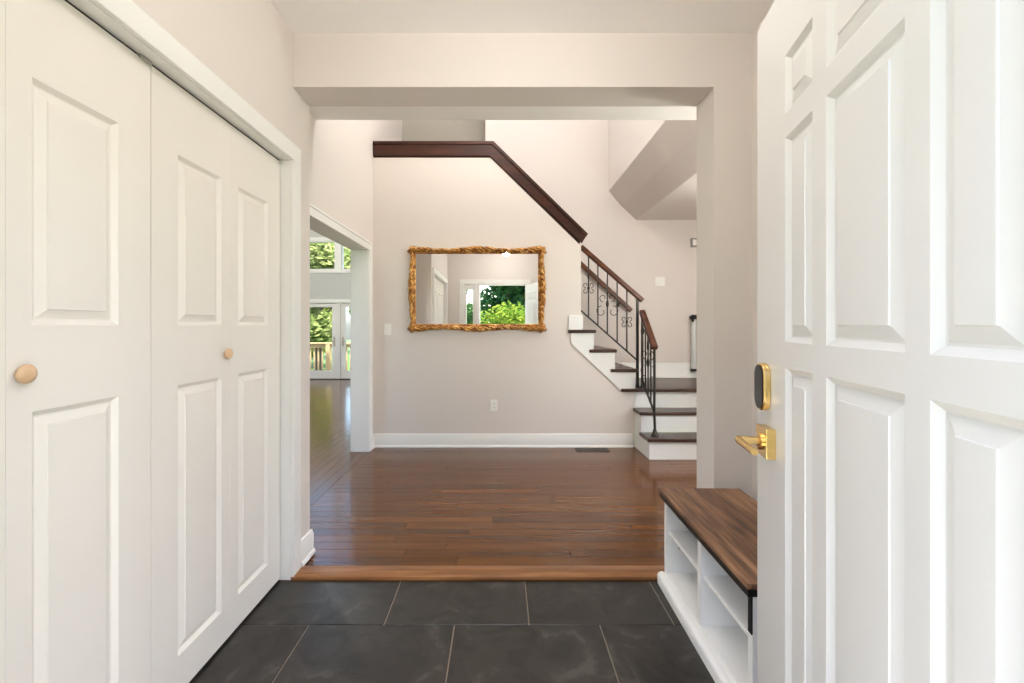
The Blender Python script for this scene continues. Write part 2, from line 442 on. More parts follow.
# half wall carrying the mirror
m = MB().prism([(XL, 0), (1.382, 0), (1.382, .575), (1.30, .575), (.83, 1.07), (.83, 2.07), (-.10, 2.975), (XL, 2.975)], 'y', YM, YM+.12)
struct(m, 'wall_back', 'wall_paint', 'pale half wall behind the gilt mirror with a sloping end', 'wall')
m = MB().box(-.18, XE, YS, YS+.1, 0, ZC)
struct(m, 'wall_stair', 'wall_paint', 'tall pale wall behind the staircase', 'wall')
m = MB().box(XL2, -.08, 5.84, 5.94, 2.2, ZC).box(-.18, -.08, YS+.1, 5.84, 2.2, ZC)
struct(m, 'wall_landing', 'landing_shade', 'wall at the back of the upper landing, shade painted in as olive-grey', 'wall')
wn = thing('window_6', (XE+.05, 3.225, .5), 'white framed hall window added out of view for daylight', 'window', kind='structure')  # unseen window added to bring daylight into the low hall
MB().box(XE, XE+.1, 2.55, 2.6, .5, 2.4).box(XE, XE+.1, 3.85, 3.9, .5, 2.4).box(XE, XE+.1, 2.6, 3.85, .5, .55).box(XE, XE+.1, 2.6, 3.85, 2.35, 2.4).box(XE+.03, XE+.07, 2.6, 3.85, 1.43, 1.47).build('frame', 'trim_white', wn)
MB().box(XE+.047, XE+.053, 2.6, 3.85, .55, 1.43).box(XE+.047, XE+.053, 2.6, 3.85, 1.47, 2.35).build('pane', 'window_glass', wn)
sk = (-.6, .8, 3.7, 5.0)
m = MB().box(XL2, sk[0], 3.016, 5.94, ZC, ZC+.2).box(sk[1], XE, 3.016, 5.94, ZC, ZC+.2).box(sk[0], sk[1], 3.016, sk[2], ZC, ZC+.2).box(sk[0], sk[1], sk[3], 5.94, ZC, ZC+.2)
struct(m, 'ceiling_hall', 'ceiling_paint', 'high hall ceiling with an added skylight', 'ceiling')
sw = thing('window_skylight', (.1, 4.35, ZC+.2), 'skylight added out of view to light the stair hall', 'skylight', kind='structure')  # added above the view for soft light in the tall hall
fr = MB()
for a, b, c, d in ((sk[0]-.05, sk[1]+.05, sk[2]-.05, sk[2]), (sk[0]-.05, sk[1]+.05, sk[3], sk[3]+.05), (sk[0]-.05, sk[0], sk[2], sk[3]), (sk[1], sk[1]+.05, sk[2], sk[3])):
    fr.box(a, b, c, d, ZC+.2, ZC+.26)
fr.build('frame', 'trim_white', sw)
MB().box(sk[0], sk[1], sk[2], sk[3], ZC+.22, ZC+.228).build('pane', 'frosted_glass', sw)

# living room shell
doors3 = [(-3.70, -2.94), (-4.55, -3.79), (-5.40, -4.64)]  # last bay is an unseen repeat added for more daylight
holes = [(-5.44, -2.90, 0, 1.80)] + [(a+.03, b-.03, 2.55, 3.22) for a, b in doors3] + [(a+.03, b-.03, 3.5, 5.3) for a, b in doors3]
m = wall_holes(MB(), 'x', YW, YW+.15, -6.6, -1.30, 0, ZL, holes)
struct(m, 'wall_living_far', 'living_paint', 'cool grey far living room wall with glazed doors', 'wall')
m = wall_holes(MB(), 'y', -6.6, -6.5, 2.3, YW, 0, ZL, [(3.6, 5.6, .5, 2.5), (6.8, 8.8, .5, 2.5)])
struct(m, 'wall_living_left', 'living_paint', 'grey side wall of the living room with added tall windows', 'wall')
m = wall_holes(MB(), 'x', 2.30, YB, -6.6, XL2, 0, ZL, [(-4.9, -2.2, .5, 2.4)])
struct(m, 'wall_living_near', 'living_paint', 'grey near wall of the living room', 'wall')
m = MB().box(XL2, XL, 5.94, YW, 0, ZL)
struct(m, 'wall_living_right', 'living_paint', 'grey living room wall behind the stair hall', 'wall')
m = MB().box(-6.6, XL2, 2.3, YW+.15, ZL, ZL+.1)
struct(m, 'ceiling_living', 'ceiling_paint', 'high white living room ceiling', 'ceiling')

# ------------------------------------------------------------------ trim, baseboards
BB = [(0,0),(.026,0),(.026,.008),(.020,.018),(.015,.022),(.015,.105),(.009,.118),(.009,.126),(0,.130)]
def scale_z(sec, f): return [(o, z*f) for o, z in sec]
def bb(name, runs, label, h=.13, z=0):
    m = MB()
    for p0, p1, nrm in runs: m.sweep([(o, zz+z) for o, zz in scale_z(BB, h/.13)], p0, p1, nrm)
    return struct(m, name, 'trim_white', label, 'baseboard', smooth=50)
bb('baseboard_back', [((XL+.001, YM), (1.355, YM), (0, -1))], 'white baseboard along the wall under the gilt mirror', .135, WF)
bb('baseboard_left', [((XC, 2.25), (XC, YB+.015), (1, 0))], 'white baseboard stub beside the closet casing', .125, .0195)
bb('baseboard_hall_left', [((XL, 4.436), (XL, YM-.027), (1, 0)), ((XL, YB), (XL, 2.53), (1, 0))], 'white baseboard beside the living room opening', .135, WF)
bb('baseboard_right', [((XR, YF+.02), (XR, YH-.03), (-1, 0))], 'white baseboard behind the storage bench', .13, 0)
bb('baseboard_pier', [((1.068, YB), (XE, YB), (0, 1))], 'white baseboard on the hall side of the pier', .13, WF)
bb('baseboard_stair', [((.4, YS), (XE, YS), (0, -1))], 'white baseboard along the stair landing wall', .185, .612)
bb('baseboard_living', [((-6.5, YW), (-5.5, YW), (0, -1)), ((-2.84, YW), (XL2, YW), (0, -1))], 'white baseboard under the far living room wall', .13, WF)

def casing(m, pts, nrm_axis, face, sgn, wd=.085, band=True):
    """flat casing boards with a raised outer band; pts = (a0,a1,z0,z1) of the opening, on plane face"""
    a0, a1, z1 = pts
    def put(a, b, c, d, t):
        if nrm_axis == 'x': m.box(face, face+sgn*t, a, b, c, d)
        else: m.box(a, b, face, face+sgn*t, c, d)
    for (a, b) in ((a0-wd, a0), (a1, a1+wd)):
        put(a, b, 0, z1, .017)
    put(a0-wd, a1+wd, z1, z1+wd, .017)
    if not band: return
    put(a0-wd-.003, a0-wd+.014, 0, z1+wd, .023); put(a1+wd-.014, a1+wd+.003, 0, z1+wd, .023)
    put(a0-wd-.003, a1+wd+.003, z1+wd-.014, z1+wd+.003, .023)
# closet
t1 = thing('trim_1', (XC, 1.36, 0), 'white casing and jamb around the closet doors', 'trim', kind='structure')
m = MB(); casing(m, (.555, 2.165, 2.068), 'x', XC, 1, .08, False); m.build('casing', 'trim_white', t1, bevel=.003)
MB().box(-1.13, XC, .541, .555, 0, 2.079).box(-1.13, XC, 2.165, 2.179, 0, 2.079).box(-1.13, XC, .555, 2.165, 2.066, 2.079).build('jamb', 'trim_white', t1)
# living room opening
t2 = thing('trim_2', (XL, 3.48, 0), 'white casing around the opening into the living room', 'trim', kind='structure')
m = MB(); casing(m, (2.63, 4.335, 2.0), 'x', XL, 1, .075); m.build('casing', 'trim_white', t2, bevel=.003)
m = MB(); casing(m, (2.63, 4.335, 2.0), 'x', XL2, -1, .075); m.build('casing', 'trim_white', t2, bevel=.003)
MB().box(XL2-.002, XL+.002, 2.621, 2.634, WF, 2.014).box(XL2-.002, XL+.002, 4.33, 4.344, WF, 2.014).box(XL2-.002, XL+.002, 2.634, 4.33, 2.0, 2.014).build('jamb', 'trim_white', t2)
# front entrance
t3 = thing('trim_3', (.05, YF, 0), 'white casing around the front entrance, seen in the mirror', 'trim', kind='structure')
m = MB()
for a, b, z0, z1 in ((-.80, -.70, 0, 2.075), (-.498, -.408, 0, 2.075), (.518, .60, 0, 2.075), (-.80, .60, 2.075, 2.165)):
    m.box(a, b, YF, YF+.018, z0, z1)
m.build('casing', 'trim_white', t3, bevel=.002)
MB().box(-.41, -.397, .165, YF, -.004, 2.06).box(.507, .52, .165, YF, -.004, 2.06).box(-.41, .52, .165, YF, 2.06, 2.075).build('jamb', 'trim_white', t3)
MB().box(-.41, .52, .12, YF-.03, -.02, .006).build('sill', 'lamp_metal', t3)
s3 = thing('window_sidelight', (-.6, .24, .3), 'narrow sidelight beside the front entrance, seen in the mirror', 'window', kind='structure')
MB().box(-.70, -.665, .2, .3, .30, 2.075).box(-.535, -.50, .2, .3, .30, 2.075).box(-.665, -.535, .2, .3, .30, .36).box(-.665, -.535, .2, .3, 1.97, 2.075).build('frame', 'trim_white', s3)
MB().box(-.665, -.535, .245, .251, .36, 1.97).build('pane', 'window_glass', s3)

# dark wood cap on the half wall
cap = thing('trim_4', (-.2, YM, 2.985), 'dark stained wood cap along the half wall above the mirror', 'rail cap', kind='structure')
q = XL+.004
MB().prism([(q, 3.099), (-.082, 3.099), (.876, 2.160), (.836, 2.096), (-.105, 2.987), (q, 2.987)], 'y', YM-.020, YM-.001).build('apron', 'dark_cap', cap, bevel=.004)
MB().prism([(q, 3.137), (-.066, 3.137), (.900, 2.190), (.878, 2.162), (-.081, 3.10), (q, 3.10)], 'y', YM-.027, YM+.15).build('top_rail', 'dark_cap', cap, bevel=.006)
MB().prism([(q, 3.099), (-.083, 3.099), (.82, 2.213), (.82, 2.10), (-.105, 2.979), (q, 2.979)], 'y', YM, YM+.12).build('core', 'dark_cap', cap)

# ------------------------------------------------------------------ panelled doors
PROF = [(0, 0), (.003, -.0025), (.008, -.007), (.012, -.0110), (.016, -.0115), (.037, -.0040), (.0385, -.0012), (.042, -.0010)]
def panel_mesh(wd, h, f=1.0, back=-.03, m='door_white', dep=1.0):
    mb = MB(); rings = [(0, back)] + [(i*f, d*dep) for i, d in PROF]
    for i, d in rings:
        x0, x1, z0, z1 = -wd/2+i, wd/2-i, i, h-i
        mb.v += [(x0, d, z0), (x1, d, z0), (x1, d, z1), (x0, d, z1)]
    for k in range(len(rings)-1):
        mb.f += [(4*k+i, 4*k+(i+1) % 4, 4*k+4+(i+1) % 4, 4*k+4+i) for i in range(4)]
    e = 4*(len(rings)-1); mb.f += [(e, e+1, e+2, e+3), (3, 2, 1, 0)]
    return mb.mesh('panel', m, smooth=20)
def door_leaf(parent, u0, u1, v0, v1, thick, panels, m, f=1.0, dep=1.0):
    """panels: list of (ua,ub,va,vb); local x = along, y = outwards, z = up"""
    mb = wall_holes(MB(), 'x', -thick, 0, u0, u1, v0, v1, panels)
    leaf = mb.build('leaf', m, parent, local=True)
    bm = bmesh.new(); bm.from_mesh(leaf.data); bmesh.ops.remove_doubles(bm, verts=bm.verts, dist=1e-5)
    # drop faces shared by two boxes
    seen = {}
    for fc in bm.faces: seen.setdefault(tuple(sorted(v.index for v in fc.verts)), []).append(fc)
    bmesh.ops.delete(bm, geom=[x for k in seen.values() if len(k) > 1 for x in k], context='FACES')
    bm.to_mesh(leaf.data); bm.free()
    cache = {}
    for ua, ub, va, vb in panels:
        key = (round(ub-ua, 4), round(vb-va, 4))
        if key not in cache: cache[key] = panel_mesh(*key, f=f, m=m, dep=dep)
        o = bpy.data.objects.new('panel', cache[key]); COL.objects.link(o); o.parent = leaf
        o.location = ((ua+ub)/2 - leaf.location.x, -leaf.location.y, va - leaf.location.z)
    return leaf

# closet: two folding pairs, each leaf 0.40 wide; local x runs towards the camera, local y into the foyer
def knob(leaf, u, v):
    mb = MB().lathe([(.0, -.002), (.012, 0), (.011, .004), (.014, .007), (.021, .010), (.0222, .014), (.020, .018), (.012, .0205), (.0, .021)], 20, (0, 0, 0), 'y')
    o = bpy.data.objects.new('knob', mb.mesh('knob', 'knob_wood', smooth=60)); COL.objects.link(o); o.parent = leaf
    o.location = (u - leaf.location.x, -leaf.location.y, v - leaf.location.z); o['label'] = 'unpainted wooden knob'
LW = .3995
def bifold(n, ystart, label, knob_leaf):
    # ystart: far edge; leaves run towards the camera
    d = thing('door_%d' % n, (XD, ystart, 0), label, 'closet door', -PI/2, kind='structure')
    for k in range(2):
        u0 = k*LW + (.0009 if k == 0 else .0003); u1 = (k+1)*LW - (.0003 if k == 0 else .0009)
        a = u0 + (.1135 if k == 0 else .055)
        pan = [(a, a+.231, .141, 1.052), (a, a+.231, 1.252, 1.825)]
        lf = door_leaf(d, u0, u1, .012, 2.0575, .034, pan, 'closet_white')
        if k == knob_leaf: knob(lf, u1 - .030 if k == 0 else u0 + .030, 1.142)
    return d
def guide(y, parent):
    MB().box(XD-.03, XD+.006, y-.022, y+.022, 2.0578, 2.0632).box(XD+.004, XD+.007, y-.022, y+.022, 2.050, 2.0632).build('pivot_bracket', 'steel', parent)
d2 = bifold(2, 2.161, 'cream two-leaf folding closet door with wooden knob next to the hall opening', 1)
d3 = bifold(3, 1.3605, 'cream two-leaf folding closet door nearest the camera with wooden knob', 0)
tr = MB().box(-1.128, XD-.003, .558, 2.162, 2.0635, 2.0655)
tk = thing('closet_track', (XD, 1.36, 2.053), 'metal closet door track with brass pivot bracket under the casing', 'door track')
tr.build('rail', 'slot_dark', tk)
guide(1.335, tk)

# front door: hinge end near the camera, swung about 103 degrees into the foyer
DA = math.atan2(.975, .2215)
d1 = thing('door_1', (.494, .299, 0), 'white panelled front door swung open, with brass lever and keypad lock', 'front door', DA, kind='structure')
cols = [(.142, .276), (.324, .544), (.598, .732)]
rows = [(.24, 1.155), (1.213, 1.683), (1.736, 1.871)]
door_leaf(d1, .036, .914, .012, 2.045, .044, [(a, b, c, d) for a, b in cols for c, d in rows], 'door_white', 1.0, .85)
# keypad lock
def stadium(wd, h, n=10):
    r = wd/2; pts = []
    for k in range(n+1): t = PI*k/n; pts.append((r*math.cos(t), h/2-r+r*math.sin(t)))
    for k in range(n+1): t = PI+PI*k/n; pts.append((r*math.cos(t), -h/2+r+r*math.sin(t)))
    return pts
def off(pts, u, v): return [(p+u, q+v) for p, q in pts]
lk = MB().prism(off(stadium(.066, .122), .848, 1.095), 'y', .0, .017).build('keypad_lock', 'brass', d1, local=True, smooth=40, bevel=.003)
lk['label'] = 'oval brass keypad lock'
MB().prism(off(stadium(.056, .112), 0, .061), 'y', .0086, .011).build('keypad_face', 'glass_black', lk, local=True, smooth=40)
ro = MB().box(.784, .856, 0, .022, .925, .998).build('lever_rose', 'brass', d1, local=True, bevel=.002)
ro['label'] = 'square brass lever plate'
mb = MB().tube([(0, .011, .0365), (0, .066, .0365)], .0105, 16).tube([(.004, .060, .0365), (-.03, .061, .0362), (-.105, .058, .035)], [.0095, .0088, .008], 14)
mb.lathe([(.0, .011), (.021, .011), (.021, .016), (.014, .019), (.0, .019)], 20, (0, 0, .0365), 'y')
mb.build('lever', 'brass', ro, local=True, smooth=40)
for z in (.25, 1.05, 1.85):
    MB().tube([(.030, .004, z-.05), (.030, .004, z+.05)], .006, 10).build('hinge', 'brass', d1, local=True, smooth=40)

# ------------------------------------------------------------------ staircase
st = thing('staircase', (1.5, YM, WF), 'staircase with dark wood treads, white risers and a turn at the landing', 'stairs')
def tread(boxes):
    m = MB()
    for b in boxes: m.box(*b)
    return m.build('tread', 'stair_tread', st, bevel=.006)
R, TT = .2, .032
for k, (yn, z) in enumerate(((4.05, .211), (4.284, .411))):
    yb = (4.31, 4.53)[k]
    tread([(1.362, XE-.001, yn, yb, z-TT, z)])
for k, (yr, z0, z1) in enumerate(((4.078, WF, .179), (4.31, .211, .379), (4.53, .411, .579))):
    MB().box(1.402, XE-.001, yr, yr+.018, z0, z1).build('riser', 'trim_white', st)
MB().prism([(4.078, WF), (YM-.001, WF), (YM-.001, .378), (4.31, .378), (4.31, .178), (4.078, .178)], 'x', 1.384, 1.4015).build('side_stringer', 'trim_white', st)
MB().prism([(4.53, .411), (4.63, .411), (4.63, .578), (4.53, .578)], 'x', 1.384, 1.4015).build('side_stringer', 'trim_white', st)
tread([(1.235, XE-.001, YM-.03, YM-.0005, .579, .611), (1.384, XE-.001, YM, YS-.001, .579, .611)])
for k in range(8):
    z = .811+.2*k; xn = 1.404-.213*k
    if k < 3:
        left = (1.129, .912, .697)[k]
        xi = xn-.025-.213
        bx = [(left, xn, YM-.032, YM-.0005, z-TT, z)]
        bx.append((max(xi, .831), xn, YM, YM+.12, z-TT, z)); bx.append((xi, xn, YM+.12, YS-.001, z-TT, z))
        tread(bx)
    elif k < 7:
        tread([(xn-.238, xn, YM+.121, YS-.001, z-TT, z)])
    else:
        tread([(XL+.001, xn, YM+.121, 5.838 if False else YS-.001, z-TT, z), (XL+.001, -.181, YS-.001, 5.839, z-TT, z)])
    MB().box(xn-.042, xn-.024, (YM+.0 if k < 3 else YM+.121), YS-.001, z-.2, z-TT).build('riser', 'trim_white', st)
sp = [(.727, 1.07), (.727, 1.178), (.957, 1.178), (.957, .978), (1.175, .978), (1.175, .778), (1.382, .778), (1.382, .578), (1.25, .578)]
MB().prism(sp, 'y', YM-.014, YM-.0005).build('stringer', 'trim_white', st)
MB().box(.70, .848, YM-.016, YM+.135, 1.212, 1.36).build('wall_end_block', 'trim_white', st, bevel=.004)

# ------------------------------------------------------------------ iron railings
def spiral(cx, cz, r0, r1, a0, a1, y, n=22, ax='x'):
    pts = []
    for i in range(n+1):
        t = i/n; a = a0+(a1-a0)*t; r = r0+(r1-r0)*t
        pts.append((cx+r*math.cos(a), y, cz+r*math.sin(a)))
    return pts
def s_scroll(m, cx, cz, sx, size, tr, up=1):
    """C-scroll starting at the bar and curling out to one side; tr maps (lateral, height) to world"""
    pts = []
    for i in range(26):
        t = i/25; a = -PI/2 + t*PI*1.75; r = size*(.5 - .33*t)
        pts.append(tr(cx + sx*(size*.5 + r*math.cos(a)*1.0), cz + up*(size*.5 + r*math.sin(a))))
    m.tube(pts, .0042, 6)
YR = YM+.055
def Zrail(x): return 1.51 + (1.48-x)*(2.075-1.51)/(1.48-.835)*1.0
def Zbot(x): return .905 + (1.41-x)*(1.414-.905)/(1.41-.834)
rail = thing('stair_railing', (1.12, YR, .812), 'wrought iron railing with scrolls and wood handrail on the upper flight', 'railing')
MB().bar((.836, YR, Zrail(.836)), (1.478, YR, Zrail(1.478)), .055, .05).build('handrail', 'handrail_wood', rail, bevel=.012)
MB().bar((.836, YR, Zbot(.836)), (1.42, YR, Zbot(1.42)), .02, .014).build('bottom_rail', 'iron', rail)
for i, x in enumerate((.918, 1.015, 1.113, 1.215, 1.315)):
    b = MB().box(x-.006, x+.006, YR-.006, YR+.006, Zbot(x), Zrail(x)-.02).build('baluster', 'iron', rail)
    tr = lambda a, h, x=x: (x+a, YR, h)
    m = MB(); zc = (Zbot(x)+Zrail(x))/2
    if i in (0, 4):
        zc -= .03
        for sx in (-1, 1):
            for up in (-1, 1): s_scroll(m, 0, zc+up*.006, sx, .055, tr, up)
        m.lathe([(.006, -.022), (.013, -.012), (.013, .012), (.006, .022)], 10, (x, YR, zc))
        m.build('scroll_ornament', 'iron', rail, smooth=50)
    if i == 2:
        zc -= .02
        for sx in (-1, 1):
            s_scroll(m, 0, zc-.02, sx, .12, tr, -1); s_scroll(m, 0, zc+.02, sx, .085, tr, 1)
        m.lathe([(.006, -.04), (.014, -.02), (.016, 0), (.014, .02), (.006, .04)], 10, (x, YR, zc))
        m.build('scroll_ornament', 'iron', rail, smooth=50)
XN = 1.425
MB().box(XN-.012, XN+.012, YR-.012, YR+.012, .612, Zrail(XN)-.02).lathe([(.026, .612), (.026, .62), (.02, .632), (.016, .66)], 16, (XN, YR, 0)).build('newel_post', 'iron', rail)

P1, P2 = Vector((1.455, YR-.06, 0)), Vector((1.458, 4.155, 0))
low = thing('stair_railing', (1.465, 4.3, .211), 'short wrought iron railing with wood handrail beside the lowest steps', 'railing')
def along(t, z): p = P1.lerp(P2, t); return (p.x, p.y, z)
def ztop(t): return 1.395 + (1.055-1.395)*t
def zlow(t): return .70 + (.43-.70)*t
MB().bar(along(-.02, ztop(-.02)), along(1.05, ztop(1.05)), .058, .05).build('handrail', 'handrail_wood', low, bevel=.012)
MB().bar(along(0, zlow(0)), along(1, zlow(1)), .014, .02).build('bottom_rail', 'iron', low)
for t in (.05, .28, .72):
    p = P1.lerp(P2, t); m = MB().box(p.x-.006, p.x+.006, p.y-.006, p.y+.006, zlow(t), ztop(t)-.02)
    if t == .05: m.lathe([(.006, 1.16), (.018, 1.185), (.02, 1.2), (.018, 1.215), (.006, 1.24)], 10, (p.x, p.y, 0))
    m.build('baluster', 'iron', low)
t = .5; p = P1.lerp(P2, t)
m = MB().box(p.x-.006, p.x+.006, p.y-.006, p.y+.006, zlow(t), ztop(t)-.02)
m.build('baluster', 'iron', low)
dv = (P2-P1).normalized(); m = MB()
trl = lambda a, h: (p.x+dv.x*a+a*.25, p.y+dv.y*a, h)
for sx in (-1, 1):
    s_scroll(m, 0, .86, sx, .13, trl, -1); s_scroll(m, 0, .92, sx, .10, trl, 1)
m.lathe([(.006, .84), (.015, .87), (.017, .89), (.015, .91), (.006, .94)], 10, (p.x, p.y, 0))
m.lathe([(.004, 1.0), (.014, 1.03), (.012, 1.08), (.004, 1.14)], 8, (p.x, p.y, 0))
m.build('scroll_ornament', 'iron', low, smooth=50)
m = MB().tube([(P1.x, P1.y, .612), (P1.x, P1.y, ztop(0)-.02)], .011, 10).lathe([(.022, .612), (.022, .622), (.014, .65)], 14, (P1.x, P1.y, 0))
m.build('newel_post', 'iron', low, smooth=40)
m = MB().tube([(P2.x+.004, P2.y, .212), (P2.x+.004, P2.y, .30), (P2.x-.002, P2.y, .43), (P2.x, P2.y, .6), (P2.x, P2.y, ztop(1)-.015)], .012, 10)
m.lathe([(.036, .2115), (.036, .222), (.024, .24), (.013, .28)], 16, (P2.x+.004, P2.y, 0))
m.build('newel_post', 'iron', low, smooth=40)

# handrail on the stair wall
wr = thing('wall_handrail', (1.25, YS, 1.4), 'wooden handrail fixed to the wall behind the iron railing', 'handrail')
YQ = YS-.07
def zq(x): return 1.435 + (1.60-x)*(2.03-1.435)/(1.60-.96)
MB().bar((-.1, YQ, zq(-.1)), (1.60, YQ, zq(1.60)), .045, .055).build('rail', 'handrail_wood', wr, bevel=.012)
for x in (.2, .85, 1.45):
    MB().tube([(x, YS-.002, zq(x)-.07), (x, YS-.05, zq(x)-.07), (x, YQ, zq(x)-.025)], .007, 8).lathe([(.022, 0), (.022, .006), (.0, .007)], 12, (x, YS-.007, zq(x)-.07), 'y').build('bracket', 'iron', wr, smooth=40)

# ------------------------------------------------------------------ mirror
MX0, MX1, MZ0, MZ1 = -.939, .469, 1.19, 2.066
mir = thing('wall_mirror', ((MX0+MX1)/2, YM, MZ0), 'large mirror in a carved antique gold frame', 'mirror')
MB().box(MX0+.07, MX1-.07, YM-.014, YM-.004, MZ0+.065, MZ1-.065).build('glass', 'mirror_glass', mir)
FWID = .082
def frame_side(p0, p1, inward, seed, wave):
    """carved moulding from p0 to p1 (x,z), inward = unit vector to the glass"""
    p0, p1, inw = Vector(p0), Vector(p1), Vector(inward); L = (p1-p0).length; d = (p1-p0)/L
    N = int(L/.0075); M = 14; rows_ = []
    for i in range(N+1):
        s = i/N*L; row = []
        swell = .012*math.cos((s-L/2)/L*2*PI*wave) + .0035*math.sin(s*40+seed) + .002*noise.noise(Vector((s*22, seed, 0)))
        wd = FWID*.86 + swell
        for j in range(M+1):
            t = j/M; u = FWID - wd*(1-t)           # from the outer edge to the inner edge
            h = .012 + .040*math.sin(PI*min(1, t*1.25))**.7 if t < .8 else .012+.018*(1-t)/.2*.8+.006
            car = .010*math.sin(s*105 + 5*math.sin(t*4+seed) + seed)*math.sin(PI*t) + .008*noise.noise(Vector((s*26, t*3.4, seed)))
            h = max(.006, h+car) if 0 < j < M else (.0 if j == 0 else .008)
            q = p0 + d*s + inw*u
            row.append((q.x, YM-.002-h, q.y))
        rows_.append(row)
    m = MB().grid(rows_)
    o = m.build('frame_side', 'antique_gold', mir, smooth=80)
    sol = o.modifiers.new('solid', 'SOLIDIFY'); sol.thickness = .003; sol.offset = -1
frame_side((MX0+.03, MZ1), (MX1-.03, MZ1), (0, -1), 1.3, 2)
frame_side((MX0+.03, MZ0), (MX1-.03, MZ0), (0, 1), 4.1, 2)
frame_side((MX0, MZ0+.03), (MX0, MZ1-.03), (1, 0), 7.7, 1)
frame_side((MX1, MZ0+.03), (MX1, MZ1-.03), (-1, 0), 9.2, 1)
def carved(name, cx, cz, rx, rz, hgt, lobes, seed, rot=0):
    rows_ = []; N, M = 48, 9
    for j in range(M+1):
        rr = j/M; row = []
        for i in range(N+1):
            a = 2*PI*(i % N)/N; lob = 1 + .13*math.cos(lobes*(a-rot)) + .06*math.sin(2*a+seed)
            r = rr*lob; x = cx+rx*r*math.cos(a); z = cz+rz*r*math.sin(a)
            h = hgt*(1-rr**2.2)*(1+.25*math.cos(lobes*(a-rot))*rr) + .005*noise.noise(Vector((x*30, z*30, seed)))*(1-rr)
            h += .005*math.sin(rr*14)*(1-rr)
            row.append((x, YM-.004-max(h, 0), z))
        rows_.append(row)
    MB().grid(rows_).build(name, 'antique_gold', mir, smooth=80)
for i, (cx, cz) in enumerate(((MX0, MZ0), (MX1, MZ0), (MX0, MZ1), (MX1, MZ1))):
    sx = 1 if cx == MX0 else -1; sz = 1 if cz == MZ0 else -1
    carved('corner_ornament', cx+sx*.044, cz+sz*.042, .050, .048, .062, 5, i*3.1, PI/4)
for i, (cx, cz, rx, rz) in enumerate((((MX0+MX1)/2, MZ1-.038, .075, .042), ((MX0+MX1)/2, MZ0+.038, .075, .042), (MX0+.038, (MZ0+MZ1)/2, .040, .065), (MX1-.038, (MZ0+MZ1)/2, .040, .065))):
    carved('centre_ornament', cx, cz, rx, rz, .06, 6, 11+i*2.3)

# ------------------------------------------------------------------ storage bench
BL, BD, BH = .80, .386, .461
bench = thing('storage_bench', (.766+BD/2, 2.142-BL/2, 0), 'white storage bench with open cubbies and brown wood-look top', 'bench', math.radians(-1.2))
x0, x1, y0, y1 = -BD/2, BD/2, -BL/2, BL/2       # x0 = front (towards the hall axis), y1 = far end
def bp(name, m, *b, bevel=.0015): 
    q = MB().box(*b).build(name, m, bench, local=True, bevel=bevel); return q
o = MB().box(y0, y1, x0, x1, BH-.018, BH).build('top', 'bench_top_wood', bench, local=True, bevel=.0015); o.rotation_euler.z = PI/2
bp('top_edge', 'black_metal', x0+.002, x1-.002, y0+.002, y1-.002, BH-.042, BH-.0181)
fx = x0+.022
bp('side_panel', 'bench_white', fx, x1-.01, y1-.040, y1-.014, .058, BH-.0421)
bp('side_panel', 'bench_white', fx, x1-.01, y0+.014, y0+.040, .058, BH-.0421)
bp('divider', 'bench_white', fx+.002, x1-.022, -.016, .016, .0711, BH-.0421)
bp('bottom_panel', 'bench_white', fx+.004, x1-.022, y0+.0401, y1-.0401, .058, .071)
bp('back_panel', 'bench_white', x1-.0215, x1-.0105, y0+.0401, y1-.0401, .058, BH-.0421)
for a, b in ((y0+.0402, -.0161), (.0161, y1-.0402)):
    bp('shelf', 'bench_white', fx+.012, x1-.022, a, b, .255, .271)
MB().sweep([(0,0),(.028,0),(.030,.040),(.026,.050),(.018,.055),(.012,.0575),(0,.0575)], (x0+.02, y0+.006), (x0+.02, y1-.006), (-1, 0)).build('plinth', 'bench_white', bench, local=True, smooth=40)
bp('plinth_body', 'bench_white', x0+.0205, x1-.012, y0+.012, y1-.012, 0, .0575)
for yy, xx, zz in ((y1-.0405, fx+.06, .19), (y1-.0405, fx+.25, .19), (y1-.0405, fx+.06, .33)):
    MB().lathe([(.0, 0), (.005, .0), (.005, .006), (.0, .006)], 10, (xx, yy-.006, zz), 'y').build('shelf_peg', 'steel', bench, local=True)
m = MB().box(fx-.004, fx, y0+.012, y0+.032, BH-.165, BH-.043)
m.build('corner_bracket', 'black_metal', bench, local=True)

# ------------------------------------------------------------------ small fittings
def plate(name, loc, w_, h_, label, cat, gang, outlet=False):
    t = thing(name, loc, label, cat)
    MB().box(-w_/2, w_/2, -.006, -.0005, -h_/2, h_/2).build('plate', 'plate_white', t, local=True, bevel=.002)
    for g in range(gang):
        cx = (g-(gang-1)/2)*.046
        if outlet:
            for s in (-1, 1):
                b = MB().prism(off(stadium(.034, .036, 6), cx, s*.02), 'y', -.0085, -.006).build('socket', 'plate_white', t, local=True)
                MB().box(-.009, -.006, -.0015, -.0012, .012, .022).box(.006, .009, -.0015, -.0012, .012, .022).build('slot', 'slot_dark', b, local=True)
        else:
            MB().prism([(-.0085, -.032), (-.006, -.032), (-.006, .032), (-.011, .030)], 'x', cx-.016, cx+.016).build('rocker', 'plate_white', t, local=True)
plate('wall_outlet', (-.062, YM, .437), .072, .115, 'white double outlet on the wall below the mirror', 'outlet', 1, True)
plate('light_switch', (-1.15, YM, 1.215), .072, .115, 'single white light switch left of the mirror', 'light switch', 1)
plate('light_switch', (1.975, YS, 1.80), .118, .115, 'double white light switch on the stair wall', 'light switch', 2)

